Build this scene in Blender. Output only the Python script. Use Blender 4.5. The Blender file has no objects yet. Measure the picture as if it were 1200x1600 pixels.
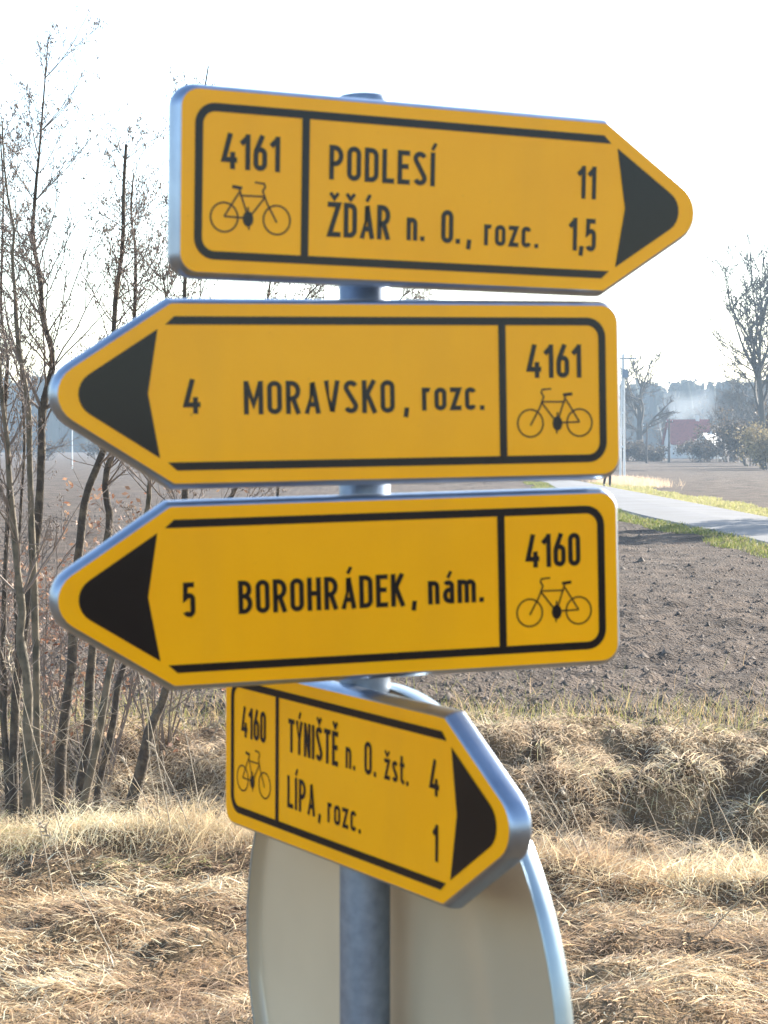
import bpy, math, random
import numpy as np
from math import radians, sin, cos, pi, tan
random.seed(7)
rng = np.random.default_rng(7)
sc = bpy.context.scene
C = sc.collection

# ------------------------------------------------------------------ camera
F = 3220.0; PITCH = -0.0335; CAMZ = 2.5
cam_d = bpy.data.cameras.new('camera'); cam = bpy.data.objects.new('camera', cam_d); C.objects.link(cam)
cam.location = (0, 0, CAMZ); cam.rotation_euler = (pi/2 + PITCH, 0, 0)
cam_d.sensor_fit = 'VERTICAL'; cam_d.sensor_height = 36; cam_d.sensor_width = 36
cam_d.lens = 36*F/1600; cam_d.clip_start = 0.05; cam_d.clip_end = 6000
cam_d.dof.use_dof = True; cam_d.dof.focus_distance = 17.0; cam_d.dof.aperture_fstop = 12.0
sc.camera = cam
# ------------------------------------------------------------------ sky, sun, exposure
SUN_AZ = 46.0; SUN_EL = 24.0
w = bpy.data.worlds.new('World'); sc.world = w; w.use_nodes = True
nt = w.node_tree
sky = nt.nodes.new('ShaderNodeTexSky'); sky.sky_type = 'NISHITA'; sky.sun_disc = False
sky.sun_elevation = radians(SUN_EL); sky.sun_rotation = radians(SUN_AZ)
sky.air_density = 1.0; sky.dust_density = 0.7; sky.ozone_density = 1.0
nt.links.new(sky.outputs[0], nt.nodes['Background'].inputs[0])
nt.nodes['Background'].inputs[1].default_value = 0.12
sun_d = bpy.data.lights.new('sun', 'SUN'); sun = bpy.data.objects.new('sun', sun_d); C.objects.link(sun)
sun_d.energy = 5.0; sun_d.angle = radians(0.53); sun_d.color = (1.0, 0.93, 0.82)
sun.rotation_euler = (radians(90-SUN_EL), 0, radians(180-SUN_AZ))
sc.view_settings.view_transform = 'Standard'; sc.view_settings.look = 'None'
sc.view_settings.gamma = 1.0; sc.view_settings.use_curve_mapping = False
sc.view_settings.exposure = 1.95
sc.cycles.use_denoising = True
sc.cycles.max_bounces = 6; sc.cycles.diffuse_bounces = 3; sc.cycles.glossy_bounces = 3
sc.cycles.transmission_bounces = 4; sc.cycles.transparent_max_bounces = 8; sc.cycles.volume_bounces = 0

# ------------------------------------------------------------------ helpers
def tag(o, label=None, cat=None, group=None, kind=None):
    if label: o['label'] = label
    if cat: o['category'] = cat
    if group: o['group'] = group
    if kind: o['kind'] = kind
    return o
def empty(name, loc=(0, 0, 0), label=None, cat=None, group=None):
    o = bpy.data.objects.new(name, None); C.objects.link(o); o.location = loc; o.empty_display_size = .1
    return tag(o, label, cat, group)
def mesh_np(name, V, F4, mat, parent=None, smooth=False, col=None):
    V = np.asarray(V, dtype=np.float32).reshape(-1, 3); F4 = np.asarray(F4, dtype=np.int32)
    k = F4.shape[1]; n = len(F4)
    me = bpy.data.meshes.new(name)
    me.vertices.add(len(V)); me.vertices.foreach_set('co', V.ravel())
    me.loops.add(n*k); me.loops.foreach_set('vertex_index', F4.ravel())
    me.polygons.add(n); me.polygons.foreach_set('loop_start', np.arange(0, n*k, k, dtype=np.int32))
    me.update(calc_edges=True); me.validate()
    if smooth: me.polygons.foreach_set('use_smooth', np.ones(len(me.polygons), dtype=bool))
    if col is not None:
        a = me.color_attributes.new('Col', 'FLOAT_COLOR', 'POINT')
        c4 = np.ones((len(V), 4), dtype=np.float32); c4[:, :3] = col
        a.data.foreach_set('color', c4.ravel())
    me.materials.append(mat)
    o = bpy.data.objects.new(name, me); C.objects.link(o)
    if parent: o.parent = parent
    return o
def mesh_py(name, V, Fs, mat, parent=None, smooth=False):
    me = bpy.data.meshes.new(name); me.from_pydata([tuple(map(float, v)) for v in V], [], Fs); me.update()
    if smooth: me.polygons.foreach_set('use_smooth', np.ones(len(me.polygons), dtype=bool))
    me.materials.append(mat)
    o = bpy.data.objects.new(name, me); C.objects.link(o)
    if parent: o.parent = parent
    return o
class MB:
    """collects pieces of one mesh (any polygons)"""
    def __init__(s): s.V = []; s.F = []
    def add(s, V, Fs):
        b = len(s.V); s.V += [tuple(map(float, v)) for v in V]; s.F += [tuple(i+b for i in f) for f in Fs]; return s
    def box(s, x0, x1, y0, y1, z0, z1):
        return s.add([(x0,y0,z0),(x1,y0,z0),(x1,y1,z0),(x0,y1,z0),(x0,y0,z1),(x1,y0,z1),(x1,y1,z1),(x0,y1,z1)],
                     [(0,3,2,1),(4,5,6,7),(0,1,5,4),(1,2,6,5),(2,3,7,6),(3,0,4,7)])
    def tube(s, pts, rad, n=8, cap=True):
        V, Fq = tube_np(pts, rad, n); b = len(s.V); s.add(V, [tuple(f) for f in Fq])
        if cap:
            m = len(pts); s.F.append(tuple(b+i for i in reversed(range(n)))); s.F.append(tuple(b+(m-1)*n+i for i in range(n)))
        return s
    def build(s, name, mat, parent=None, smooth=False): return mesh_py(name, s.V, s.F, mat, parent, smooth)
def tube_np(pts, rad, n):
    P = np.asarray(pts, float); m = len(P); r = np.broadcast_to(np.asarray(rad, float), (m,))
    T = np.gradient(P, axis=0); T /= np.linalg.norm(T, axis=1, keepdims=True)+1e-12
    ref = np.array([1., 0, 0]) if abs(T[0, 0]) < .8 else np.array([0, 1., 0])
    U = np.cross(T, ref); U /= np.linalg.norm(U, axis=1, keepdims=True)+1e-12
    W = np.cross(T, U)
    a = np.linspace(0, 2*pi, n, endpoint=False)
    V = P[:, None] + r[:, None, None]*(U[:, None]*np.cos(a)[None, :, None] + W[:, None]*np.sin(a)[None, :, None])
    i = np.arange(m-1)[:, None]*n; j = np.arange(n)[None]
    Fq = np.stack([i+j, i+(j+1) % n, i+n+(j+1) % n, i+n+j], -1).reshape(-1, 4)
    return V.reshape(-1, 3), Fq
class TB:
    """collects tubes as numpy quads"""
    def __init__(s): s.V = []; s.F = []; s.n = 0
    def tube(s, pts, rad, n=4):
        V, Fq = tube_np(pts, rad, n); s.V.append(V); s.F.append(Fq+s.n); s.n += len(V)
    def quads(s, V, Fq): s.V.append(np.asarray(V)); s.F.append(np.asarray(Fq)+s.n); s.n += len(V)
    def build(s, name, mat, parent=None, smooth=True): return mesh_np(name, np.concatenate(s.V), np.concatenate(s.F), mat, parent, smooth)
def ray(x, y):
    zr = (800-y)/F; c, s = cos(PITCH), sin(PITCH)
    return np.array([(x-600)/F, c-zr*s, s+zr*c])
def at(x, y, Y):                      # the point seen at photo pixel x, y at distance Y ahead
    d = ray(x, y); return np.array([0, 0, CAMZ]) + d*(Y/d[1])
def on_ground(x, y, z=0.0):
    d = ray(x, y); return np.array([0, 0, CAMZ]) + d*((z-CAMZ)/d[2])
def sst(a, b, x):
    t = np.clip((x-a)/(b-a), 0, 1); return t*t*(3-2*t)
def hash2(ix, iy, seed):
    h = (ix.astype(np.int64)*374761393 + iy.astype(np.int64)*668265263 + seed*974711) & 0x7fffffff
    h = ((h ^ (h >> 13))*1274126177) & 0x7fffffff
    return ((h ^ (h >> 16)) & 0xffff)/65535.0
def vnoise(x, y, seed=0):
    x = np.asarray(x, float); y = np.asarray(y, float)
    ix = np.floor(x); iy = np.floor(y); fx = x-ix; fy = y-iy
    fx = fx*fx*(3-2*fx); fy = fy*fy*(3-2*fy)
    a = hash2(ix, iy, seed); b = hash2(ix+1, iy, seed); c = hash2(ix, iy+1, seed); d = hash2(ix+1, iy+1, seed)
    return (a*(1-fx)+b*fx)*(1-fy)+(c*(1-fx)+d*fx)*fy
def fbm(x, y, seed=0, o=3):
    s = 0; a = .5
    for k in range(o): s = s+a*vnoise(x*2**k, y*2**k, seed+k*17); a *= .5
    return s/(1-.5**o)

# ------------------------------------------------------------------ materials
def mat(name, base=(.5, .5, .5), rough=.6, metal=0.0, noise=None, bump=None, spec=None, coat=None):
    m = bpy.data.materials.new(name); m.use_nodes = True; t = m.node_tree; b = t.nodes['Principled BSDF']
    b.inputs['Base Color'].default_value = (*base, 1); b.inputs['Roughness'].default_value = rough; b.inputs['Metallic'].default_value = metal
    if spec is not None: b.inputs['Specular IOR Level'].default_value = spec
    if coat: b.inputs['Coat Weight'].default_value = coat[0]; b.inputs['Coat Roughness'].default_value = coat[1]
    tc = t.nodes.new('ShaderNodeTexCoord')
    if noise:                          # (scale, second colour, low, high)
        n = t.nodes.new('ShaderNodeTexNoise'); n.inputs['Scale'].default_value = noise[0]; n.inputs['Detail'].default_value = 6
        t.links.new(tc.outputs['Object'], n.inputs['Vector'])
        r = t.nodes.new('ShaderNodeValToRGB'); r.color_ramp.elements[0].position = noise[2]; r.color_ramp.elements[1].position = noise[3]
        r.color_ramp.elements[0].color = (*base, 1); r.color_ramp.elements[1].color = (*noise[1], 1)
        t.links.new(n.outputs['Fac'], r.inputs[0]); t.links.new(r.outputs[0], b.inputs['Base Color'])
    if bump:                           # (scale, strength, distance)
        n = t.nodes.new('ShaderNodeTexNoise'); n.inputs['Scale'].default_value = bump[0]; n.inputs['Detail'].default_value = 8
        t.links.new(tc.outputs['Object'], n.inputs['Vector'])
        u = t.nodes.new('ShaderNodeBump'); u.inputs['Strength'].default_value = bump[1]; u.inputs['Distance'].default_value = bump[2]
        t.links.new(n.outputs['Fac'], u.inputs['Height']); t.links.new(u.outputs[0], b.inputs['Normal'])
    return m
def leaf_mat(name, trans=.45, rough=.6, spec=.3, tint=(1, 1, 1)):
    """thin blades: colour from the per-blade attribute, part of the light goes through"""
    m = bpy.data.materials.new(name); m.use_nodes = True; t = m.node_tree; b = t.nodes['Principled BSDF']
    a = t.nodes.new('ShaderNodeAttribute'); a.attribute_name = 'Col'
    b.inputs['Roughness'].default_value = rough; b.inputs['Specular IOR Level'].default_value = spec
    tr = t.nodes.new('ShaderNodeBsdfTranslucent'); mx = t.nodes.new('ShaderNodeMixShader'); mx.inputs[0].default_value = trans
    t.links.new(a.outputs['Color'], b.inputs['Base Color']); t.links.new(a.outputs['Color'], tr.inputs['Color'])
    t.links.new(b.outputs[0], mx.inputs[1]); t.links.new(tr.outputs[0], mx.inputs[2])
    t.links.new(mx.outputs[0], t.nodes['Material Output'].inputs['Surface'])
    return m
M = {}
M['yellow'] = mat('yellow_sheeting', (.93, .400, .002), .14, noise=(7, (.90, .378, .002), .35, .7), bump=(900, .02, .0003), spec=.22)
def dirty(m):
    t = m.node_tree; b = t.nodes['Principled BSDF']; src = b.inputs['Base Color'].links[0].from_socket
    g = t.nodes.new('ShaderNodeTexCoord')
    def layer(src, scale, lo, hi, colr, amt, stretch):
        mp = t.nodes.new('ShaderNodeMapping'); mp.inputs['Scale'].default_value = stretch; t.links.new(g.outputs['Object'], mp.inputs[0])
        n = t.nodes.new('ShaderNodeTexNoise'); n.inputs['Scale'].default_value = scale; n.inputs['Detail'].default_value = 3; t.links.new(mp.outputs[0], n.inputs['Vector'])
        r = t.nodes.new('ShaderNodeMapRange'); r.inputs[1].default_value = lo; r.inputs[2].default_value = hi; r.inputs[3].default_value = 0; r.inputs[4].default_value = amt; t.links.new(n.outputs['Fac'], r.inputs[0])
        x = t.nodes.new('ShaderNodeMix'); x.data_type = 'RGBA'; x.inputs[7].default_value = (*colr, 1); t.links.new(r.outputs[0], x.inputs[0]); t.links.new(src, x.inputs[6]); return x.outputs[2]
    s1 = layer(src, 75, .72, .78, (.22, .10, .01), .6, (1, 1, 1)); s2 = layer(s1, 10, .48, .75, (.62, .27, .02), .15, (1, 1, .18))
    t.links.new(s2, b.inputs['Base Color'])
dirty(M['yellow'])
M['black'] = mat('black_print', (.008, .006, .006), .14, spec=.27)
M['zinc'] = mat('galvanised_steel', (.235, .28, .35), .48, .75, noise=(55, (.18, .215, .275), .35, .7), bump=(60, .08, .002))
M['lip'] = mat('aluminium_lip', (.30, .355, .44), .34, .9, noise=(14, (.24, .29, .37), .4, .7))  # neutral metal; blue of the reflected sky is put into its colour
M['discrim'] = mat('round_sign_rim', (.36, .42, .44), .4, .85, noise=(14, (.30, .35, .37), .4, .7))
M['signback'] = mat('grey_painted_sign_back', (.56, .455, .31), .3, noise=(5, (.52, .42, .285), .35, .7), spec=.5, coat=(.6, .10))
M['bolt'] = mat('bolt_steel', (.5, .5, .5), .35, 1.0)
M['asphalt'] = mat('asphalt', (.115, .115, .12), .85, noise=(.5, (.085, .083, .082), .35, .7), bump=(40, .3, .01))
M['bark'] = mat('alder_bark', (.050, .036, .024), .85, noise=(14, (.115, .085, .052), .45, .64), bump=(45, .9, .015))
M['barkpale'] = mat('pale_bark', (.14, .108, .068), .8, noise=(9, (.055, .046, .027), .45, .62), bump=(40, .5, .01))
M['twig'] = mat('twig_bark', (.19, .145, .115), .75)
M['twigpale'] = mat('pale_twig_bark', (.30, .24, .165), .7)
M['fartwig'] = mat('far_bark', (.085, .072, .058), .9)
M['concrete'] = mat('pole_concrete', (.72, .71, .68), .8)
M['wood'] = mat('weathered_wood', (.10, .08, .065), .85)
M['roof'] = mat('red_roof_tiles', (.26, .06, .045), .8, noise=(3, (.20, .05, .04), .4, .6))
M['plaster'] = mat('pale_plaster', (.55, .53, .50), .85)
M['white'] = mat('white_paint', (.8, .8, .78), .6)
M['glass'] = mat('window_glass', (.03, .035, .04), .1)
M['grass'] = leaf_mat('grass_blades')
M['leafy'] = leaf_mat('leaves', .35)
M['farleaf'] = leaf_mat('far_foliage', .05, .9, .05)
M['clod'] = mat('soil_clods', (.068, .049, .035), .9, noise=(1.7, (.115, .085, .062), .4, .62), bump=(70, .6, .01))

# ground: straw-brown under the grass, bare grey-brown soil in the field (mask painted per vertex)
def ground_mat():
    m = bpy.data.materials.new('ground'); m.use_nodes = True; t = m.node_tree; b = t.nodes['Principled BSDF']
    b.inputs['Roughness'].default_value = .95; b.inputs['Specular IOR Level'].default_value = .15
    g = t.nodes.new('ShaderNodeNewGeometry')
    def noise(s, d=6):
        n = t.nodes.new('ShaderNodeTexNoise'); n.inputs['Scale'].default_value = s; n.inputs['Detail'].default_value = d
        t.links.new(g.outputs['Position'], n.inputs['Vector']); return n
    def ramp(n, c0, c1, a, z):
        r = t.nodes.new('ShaderNodeValToRGB'); r.color_ramp.elements[0].color = (*c0, 1); r.color_ramp.elements[1].color = (*c1, 1)
        r.color_ramp.elements[0].position = a; r.color_ramp.elements[1].position = z
        t.links.new(n.outputs['Fac'], r.inputs[0]); return r
    soil = ramp(noise(.9, 9), (.046, .033, .024), (.125, .092, .068), .33, .68)
    straw = ramp(noise(2.2, 9), (.075, .045, .024), (.22, .15, .08), .38, .66)
    at_ = t.nodes.new('ShaderNodeAttribute'); at_.attribute_name = 'Col'
    sep = t.nodes.new('ShaderNodeSeparateColor'); t.links.new(at_.outputs['Color'], sep.inputs[0])
    mx = t.nodes.new('ShaderNodeMix'); mx.data_type = 'RGBA'
    t.links.new(sep.outputs[0], mx.inputs[0]); t.links.new(straw.outputs[0], mx.inputs[6]); t.links.new(soil.outputs[0], mx.inputs[7])
    t.links.new(mx.outputs[2], b.inputs['Base Color'])
    n = noise(22, 12); u = t.nodes.new('ShaderNodeBump'); u.inputs['Strength'].default_value = 1.0; u.inputs['Distance'].default_value = .09
    t.links.new(n.outputs['Fac'], u.inputs['Height']); t.links.new(u.outputs[0], b.inputs['Normal'])
    return m
M['ground'] = ground_mat()

# ------------------------------------------------------------------ terrain
MOUNDS = []
mr = np.random.default_rng(21)
for k in range(300):                    # tussock hummocks on the far bank and a few on the near verge
    x = mr.uniform(-7, 8); y = mr.uniform(14.4, 18.4)
    MOUNDS.append((x, y, mr.uniform(.12, .30), mr.uniform(.10, .28)*(1-.75*float(sst(16.6, 17.8, y)))))
for k in range(60):
    x = mr.uniform(-5, 5); y = mr.uniform(8.5, 12.6)
    MOUNDS.append((x, y, mr.uniform(.2, .5), mr.uniform(.03, .09)))
def front_edge(x): return 12.75 - 1.0*sst(-.9, 1.6, x) + .25*(vnoise(x*.9, x*0+3, 5)-.5)
def height(x, y, detail=True):
    x = np.asarray(x, float); y = np.asarray(y, float)
    z = .85*(1-sst(1.3, 6.0, y))
    fe = front_edge(x); bt = 17.9 + .5*(vnoise(x*.4, x*0, 9)-.5)
    inn = sst(0, 1.9, y-fe)*(1-sst(-2.3, 0, y-bt))
    z = z - .85*inn + .10*np.exp(-((y-fe+.35)/.35)**2)
    if detail:
        near = sst(7, 9, y)*(1-sst(19, 21, y))
        z = z + near*(.10*(fbm(x*1.3, y*1.3, 3)-.5) + .10*(fbm(x*4, y*4, 4)-.5))
        mz = np.zeros(z.shape).ravel(); xf = np.broadcast_to(x, z.shape).ravel(); yf = np.broadcast_to(y, z.shape).ravel()
        od = np.argsort(yf, kind='stable'); xs_, ys_ = xf[od], yf[od]; ms = mz[od]
        for (mx, my, r, h) in MOUNDS:
            a_, b_ = np.searchsorted(ys_, [my-1.7*r, my+1.7*r])
            d2 = ((xs_[a_:b_]-mx)**2+(ys_[a_:b_]-my)**2)/(r*r); ms[a_:b_] = np.maximum(ms[a_:b_], h*np.exp(-d2*d2*.9))
        mz[od] = ms; z = z + mz.reshape(z.shape)
        fld = sst(17.9, 18.9, y-0*x)*(1-sst(140, 200, y))
        z = z + fld*(.16*(fbm(x*.30, y*.22, 11)-.5) + .10*(fbm(x*1.6, y*1.6, 12)-.5) + .06*(vnoise(x*5, y*4, 13)-.5) + .04*(vnoise(x*11, y*6, 14)-.5)*(1-sst(30, 40, y)) + .03*np.sin(np.sqrt((x-26)**2+(y-4)**2)*2*pi/.62)*sst(.35, .65, fbm(x*.25, y*.18, 44))*(1-sst(45, 70, y)))
    return z
def lines(segs):
    out = [segs[0][0]]
    for a, b, st in segs:
        n = max(1, int(round((b-a)/st))); out += list(a+(b-a)*(np.arange(1, n+1)/n))
    return np.array(out)
gx = lines([(-1500, -300, 200), (-300, -60, 30), (-60, -20, 4), (-20, -7, .6), (-7, 7, .055), (7, 20, .4), (20, 60, 4), (60, 300, 30), (300, 1500, 200)])
gy = lines([(-1500, -100, 200), (-100, 0, 10), (0, 8, .25), (8, 19.5, .055), (19.5, 32, .085), (32, 60, .25), (60, 140, 1.6), (140, 300, 10), (300, 1500, 100)])
GX, GY = np.meshgrid(gx, gy); GZ = height(GX, GY)
nx, ny = len(gx), len(gy)
i = np.arange(ny-1)[:, None]*nx; j = np.arange(nx-1)[None]
GF = np.stack([i+j, i+j+1, i+nx+j+1, i+nx+j], -1).reshape(-1, 4)
fieldmask = sst(-.35, .45, GY-18.2+1.2*(fbm(GX*.9, GY*.9, 31)-.5))
gcol = np.stack([fieldmask, fieldmask*0, fieldmask*0], -1).reshape(-1, 3)
tag(mesh_np('ground', np.stack([GX, GY, GZ], -1), GF, M['ground'], smooth=True, col=gcol), kind='structure')

# ------------------------------------------------------------------ road
def road_edges(y):
    l = 9.3 - .7*sst(48, 72, y) + 1.5*sst(85, 140, y); r = 12.45 - .2*sst(70, 140, y)
    bend = -30*sst(150, 420, y)
    return l+bend, r+bend
ry = np.concatenate([np.arange(-60, 160, 2.0), np.arange(160, 420, 8.0)])
rl, rr = road_edges(ry); rz = np.full_like(ry, .10)
V = []
for a in range(len(ry)):
    V += [(rl[a]-.35, ry[a], -.12), (rl[a], ry[a], .10), ((rl[a]+rr[a])/2, ry[a], .145), (rr[a], ry[a], .10), (rr[a]+.35, ry[a], -.12)]
Fq = [(a*5+k, a*5+k+1, a*5+5+k+1, a*5+5+k) for a in range(len(ry)-1) for k in range(4)]
tag(mesh_py('road', V, Fq, M['asphalt'], smooth=False), kind='structure')

# ------------------------------------------------------------------ the lettering: centre-line strokes, condensed road-sign letters
SW = .146; hw = SW/2
def arc(cx, cy, rx, ry_, a0, a1, n=9):
    return [(cx+rx*cos(radians(a0+(a1-a0)*k/n)), cy+ry_*sin(radians(a0+(a1-a0)*k/n))) for k in range(n+1)]
def stadium(x0, x1, y0, y1, r=None):
    r = r or (x1-x0)/2
    return arc(x1-r, y1-r, r, r, 0, 90) + arc(x0+r, y1-r, r, r, 90, 180) + arc(x0+r, y0+r, r, r, 180, 270) + arc(x1-r, y0+r, r, r, 270, 360)
def glyph(ch):
    """returns width, list of (points, closed)"""
    base = {'Í': 'I', 'Ž': 'Z', 'Ď': 'D', 'Á': 'A', 'Ý': 'Y', 'Š': 'S', 'Ě': 'E', 'ž': 'z', 'á': 'a'}.get(ch, ch)
    W = {'M': .56, 'A': .47, 'I': .15, '1': .30, 'L': .37, 'E': .38, 'T': .42, 'm': .60, 'r': .27, 't': .26, '.': .15, ',': .15, 'z': .34, 'c': .35, 's': .35,
         'n': .37, 'o': .38, 'a': .37, 'V': .46, 'K': .44, 'Y': .44, '4': .46, '0': .42, '5': .40, '6': .42, ' ': .30, '~': .12}.get(base, .43)
    L, R, B, T = hw, W-hw, hw, 1-hw; X = .72; xt = X-hw; cx = W/2; r = (R-L)/2; S = []
    g = base
    if g in 'O0': S = [(stadium(L, R, B, T), 1)]
    elif g == 'D':
        q = .16; S = [([(L, B), (L, T)] + arc(R-q, T-q, q, q, 90, 0) + arc(R-q, B+q, q, q, 0, -90), 1)]
    elif g in 'PR':
        q = (T-.46)/2; S = [([(L, 0), (L, T)] + arc(R-q*.8, T-q, q*.8, q, 90, -90) + [(L, .46)], 0)]
        if g == 'R': S.append(([(cx, .46), (R+.01, 0)], 0))
    elif g == 'B':
        q = (T-.53)/2; q2 = (.53-B)/2
        S = [([(L, .53), (L, T)] + arc(R-.02-q*.8, T-q, q*.8, q, 90, -90), 1), ([(L, B), (L, .53)] + arc(R-q2*.8, .53-q2, q2*.8, q2, 90, -90), 1)]
    elif g == 'L': S = [([(L, 1), (L, B), (W, B)], 0)]
    elif g == 'E': S = [([(W, T), (L, T), (L, B), (W, B)], 0), ([(L, .53), (W-.04, .53)], 0)]
    elif g in 'Ss':
        t_ = T if g == 'S' else xt; rr_ = min(r, (t_-B)/3.4)
        S = [(arc(cx, t_-rr_, r, rr_, 20, 215) + arc(cx, B+rr_, r, rr_, 35, -160), 0)]
    elif g == 'I': S = [([(cx, 0), (cx, 1)], 0)]
    elif g == 'T': S = [([(0, T), (W, T)], 0), ([(cx, 0), (cx, T)], 0)]
    elif g == 'H': S = [([(L, 0), (L, 1)], 0), ([(R, 0), (R, 1)], 0), ([(L, .52), (R, .52)], 0)]
    elif g == 'N': S = [([(L, 0), (L, 1)], 0), ([(R, 0), (R, 1)], 0), ([(L, .98), (R, .02)], 0)]
    elif g == 'M': S = [([(L, 0), (L, 1)], 0), ([(R, 0), (R, 1)], 0), ([(L, .97), (cx, .30), (R, .97)], 0)]
    elif g == 'V': S = [([(L*.9, 1), (cx, .05), (W-L*.9, 1)], 0)]
    elif g == 'A': S = [([(L*.9, 0), (cx, .95), (W-L*.9, 0)], 0), ([(L+.06, .28), (R-.06, .28)], 0)]
    elif g == 'K': S = [([(L, 0), (L, 1)], 0), ([(R, 1), (L, .42)], 0), ([(L+.10, .55), (R+.02, 0)], 0)]
    elif g == 'Y': S = [([(L*.9, 1), (cx, .45), (W-L*.9, 1)], 0), ([(cx, 0), (cx, .45)], 0)]
    elif g == 'Z': S = [([(0, T), (R, T), (L, B), (W, B)], 0)]
    elif g == 'z': S = [([(0, xt), (R, xt), (L, B), (W, B)], 0)]
    elif g == 'n': S = [([(L, 0), (L, X)], 0), ([(L, xt-r*.5)] + arc(cx, xt-r, r, r, 150, 0) + [(R, 0)], 0)]
    elif g == 'm':
        q = (R-L)/4; S = [([(L, 0), (L, X)], 0)]
        for k in (0, 1): S.append((arc(L+q+2*q*k, xt-q, q, q, 160, 0) + [(L+2*q+2*q*k, 0)], 0))
    elif g == 'r': S = [([(L, 0), (L, X)], 0), (arc(L+r+.04, xt-r-.02, r+.04, r+.02, 160, 50), 0)]
    elif g == 'o': S = [(stadium(L, R, B, xt), 1)]
    elif g == 'c': S = [(arc(cx, xt-r, r, r, 10, 180) + arc(cx, B+r, r, r, 180, 350), 0)]
    elif g == 'a':
        q = .16; S = [([(R, 0), (R, xt-r)] + arc(cx, xt-r, r, r, 0, 150), 0), ([(R, .42), (L+q*.8, .42)] + arc(L+q*.8, .42-q*1.05, q*.8, q*1.05, 90, 270) + [(R, B)], 0)]
    elif g == 't': S = [([(L+.03, .95), (L+.03, B+.10)] + arc(L+.14, B+.10, .11, .10, 180, 270) + [(W, B)], 0), ([(0, xt), (W, xt)], 0)]
    elif g == '.': S = [([(cx, 0), (cx, SW)], 0)]
    elif g == ',': S = [([(cx-.02, -.15), (cx+.02, SW)], 0)]
    elif g == '1': S = [([(R, 0), (R, 1)], 0), ([(R, .92), (.02, .72)], 0)]
    elif g == '4': S = [([(cx+.02, 1), (.055, .26), (W, .26)], 0), ([(W*.70, 0), (W*.70, .48)], 0)]
    elif g == '5':
        q = r*.95; S = [([(W-.02, T), (L+.02, T), (L, .55)] + [(L+.07, .60)] + arc(R-q, .62-q, q, q, 100, 0) + arc(R-q, B+q, q, q, 0, -90) + arc(L+q, B+q, q, q, 270, 200), 0)]
    elif g == '6': S = [(stadium(L, R, B, .60), 1), ([(L, .40), (L+.015, .56), (R-.07, 1)], 0)]
    # accents
    up = X if base in 'za' else 1.0
    if ch in 'ÍÁÝá': S.append(([(cx-.02, up+.07), (cx+.09, up+.27)], 2))
    if ch in 'ŽĎŠĚž': S.append(([(cx-.13, up+.26), (cx, up+.10), (cx+.13, up+.26)], 2))
    return W, S
def ribbon(pts, wid, closed=False):
    """flat strip of constant width along pts, mitred"""
    P = [np.array(p, float) for p in pts]
    Q = [P[0]]
    for p in P[1:]:
        if np.linalg.norm(p-Q[-1]) > 1e-7: Q.append(p)
    if closed and np.linalg.norm(Q[0]-Q[-1]) < 1e-7: Q.pop()
    n = len(Q); V = []
    for k in range(n):
        a = Q[(k-1) % n] if (closed or k > 0) else None; b = Q[(k+1) % n] if (closed or k < n-1) else None
        d1 = (Q[k]-a)/np.linalg.norm(Q[k]-a) if a is not None else None
        d2 = (b-Q[k])/np.linalg.norm(b-Q[k]) if b is not None else None
        if d1 is None: d1 = d2
        if d2 is None: d2 = d1
        n1 = np.array([-d1[1], d1[0]]); n2 = np.array([-d2[1], d2[0]]); m = n1+n2; l = m@m
        m = m*(2/l) if l > .35 else n2*1.0
        m = m*min(1.0, 2.2/np.linalg.norm(m))
        V += [Q[k]+m*wid/2, Q[k]-m*wid/2]
    Fs = [(2*k, 2*k+1, 2*k+3, 2*k+2) for k in range(n-1)]
    if closed: Fs.append((2*n-2, 2*n-1, 1, 0))
    return V, Fs
class Print:
    """flat print in the sign plane: x right, z up, each stroke a hair prouder than the last so that none coincide"""
    def __init__(s, y0=-.0009): s.mb = MB(); s.y = y0
    def strip(s, pts, wid, closed=False):
        V, Fs = ribbon(pts, wid, closed); s.mb.add([(v[0], s.y, v[1]) for v in V], Fs); s.y -= .00003
    def poly(s, pts):
        s.mb.add([(p[0], s.y, p[1]) for p in pts], [tuple(range(len(pts)))]); s.y -= .00003
    def text(s, txt, x0, x1, base, cap):
        """set txt so that it spans x0..x1, cap high"""
        gap = .105; adv = []; x = 0
        for k, ch in enumerate(txt):
            if ch == ' ': x += .20; continue
            W, S = glyph(ch); adv.append((x, W, S)); x += W+gap
        tot = adv[-1][0]+adv[-1][1]; sx = (x1-x0)/tot
        for (ax, W, S) in adv:
            for pts, cl in S:
                q = [(x0+(ax+p[0])*sx, base+p[1]*cap) for p in pts]
                s.strip(q, (SW if cl < 2 else .105)*cap, cl == 1)
def bicycle(pr, cx, cz, d):
    q = lambda x, z: (cx+d*(x-404)*.000428, cz-(z-603)*.000428)
    st = .0027
    for wx in (297, 512): pr.strip([(cx+d*(wx-404)*.000428+.0236*cos(a), cz+.0236*sin(a)) for a in np.linspace(0, 2*pi, 28, endpoint=False)], st, True)
    for pts in ([(297, 600), (395, 602)], [(297, 600), (357, 506)], [(357, 495), (395, 602)], [(360, 518), (462, 517)], [(462, 520), (398, 600)],
                [(452, 495), (470, 540), (512, 612)], [(452, 497), (463, 480), (458, 468), (420, 465)], [(393, 560), (398, 645)]):
        pr.strip([q(*p) for p in pts], st)
    pr.strip([q(328, 486), (q(368, 490))], st*1.9)
    pr.poly([(cx+d*(394-404)*.000428+.0092*cos(a), cz-.0008+.0125*sin(a)) for a in np.linspace(0, 2*pi, 18, endpoint=False)])

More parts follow.
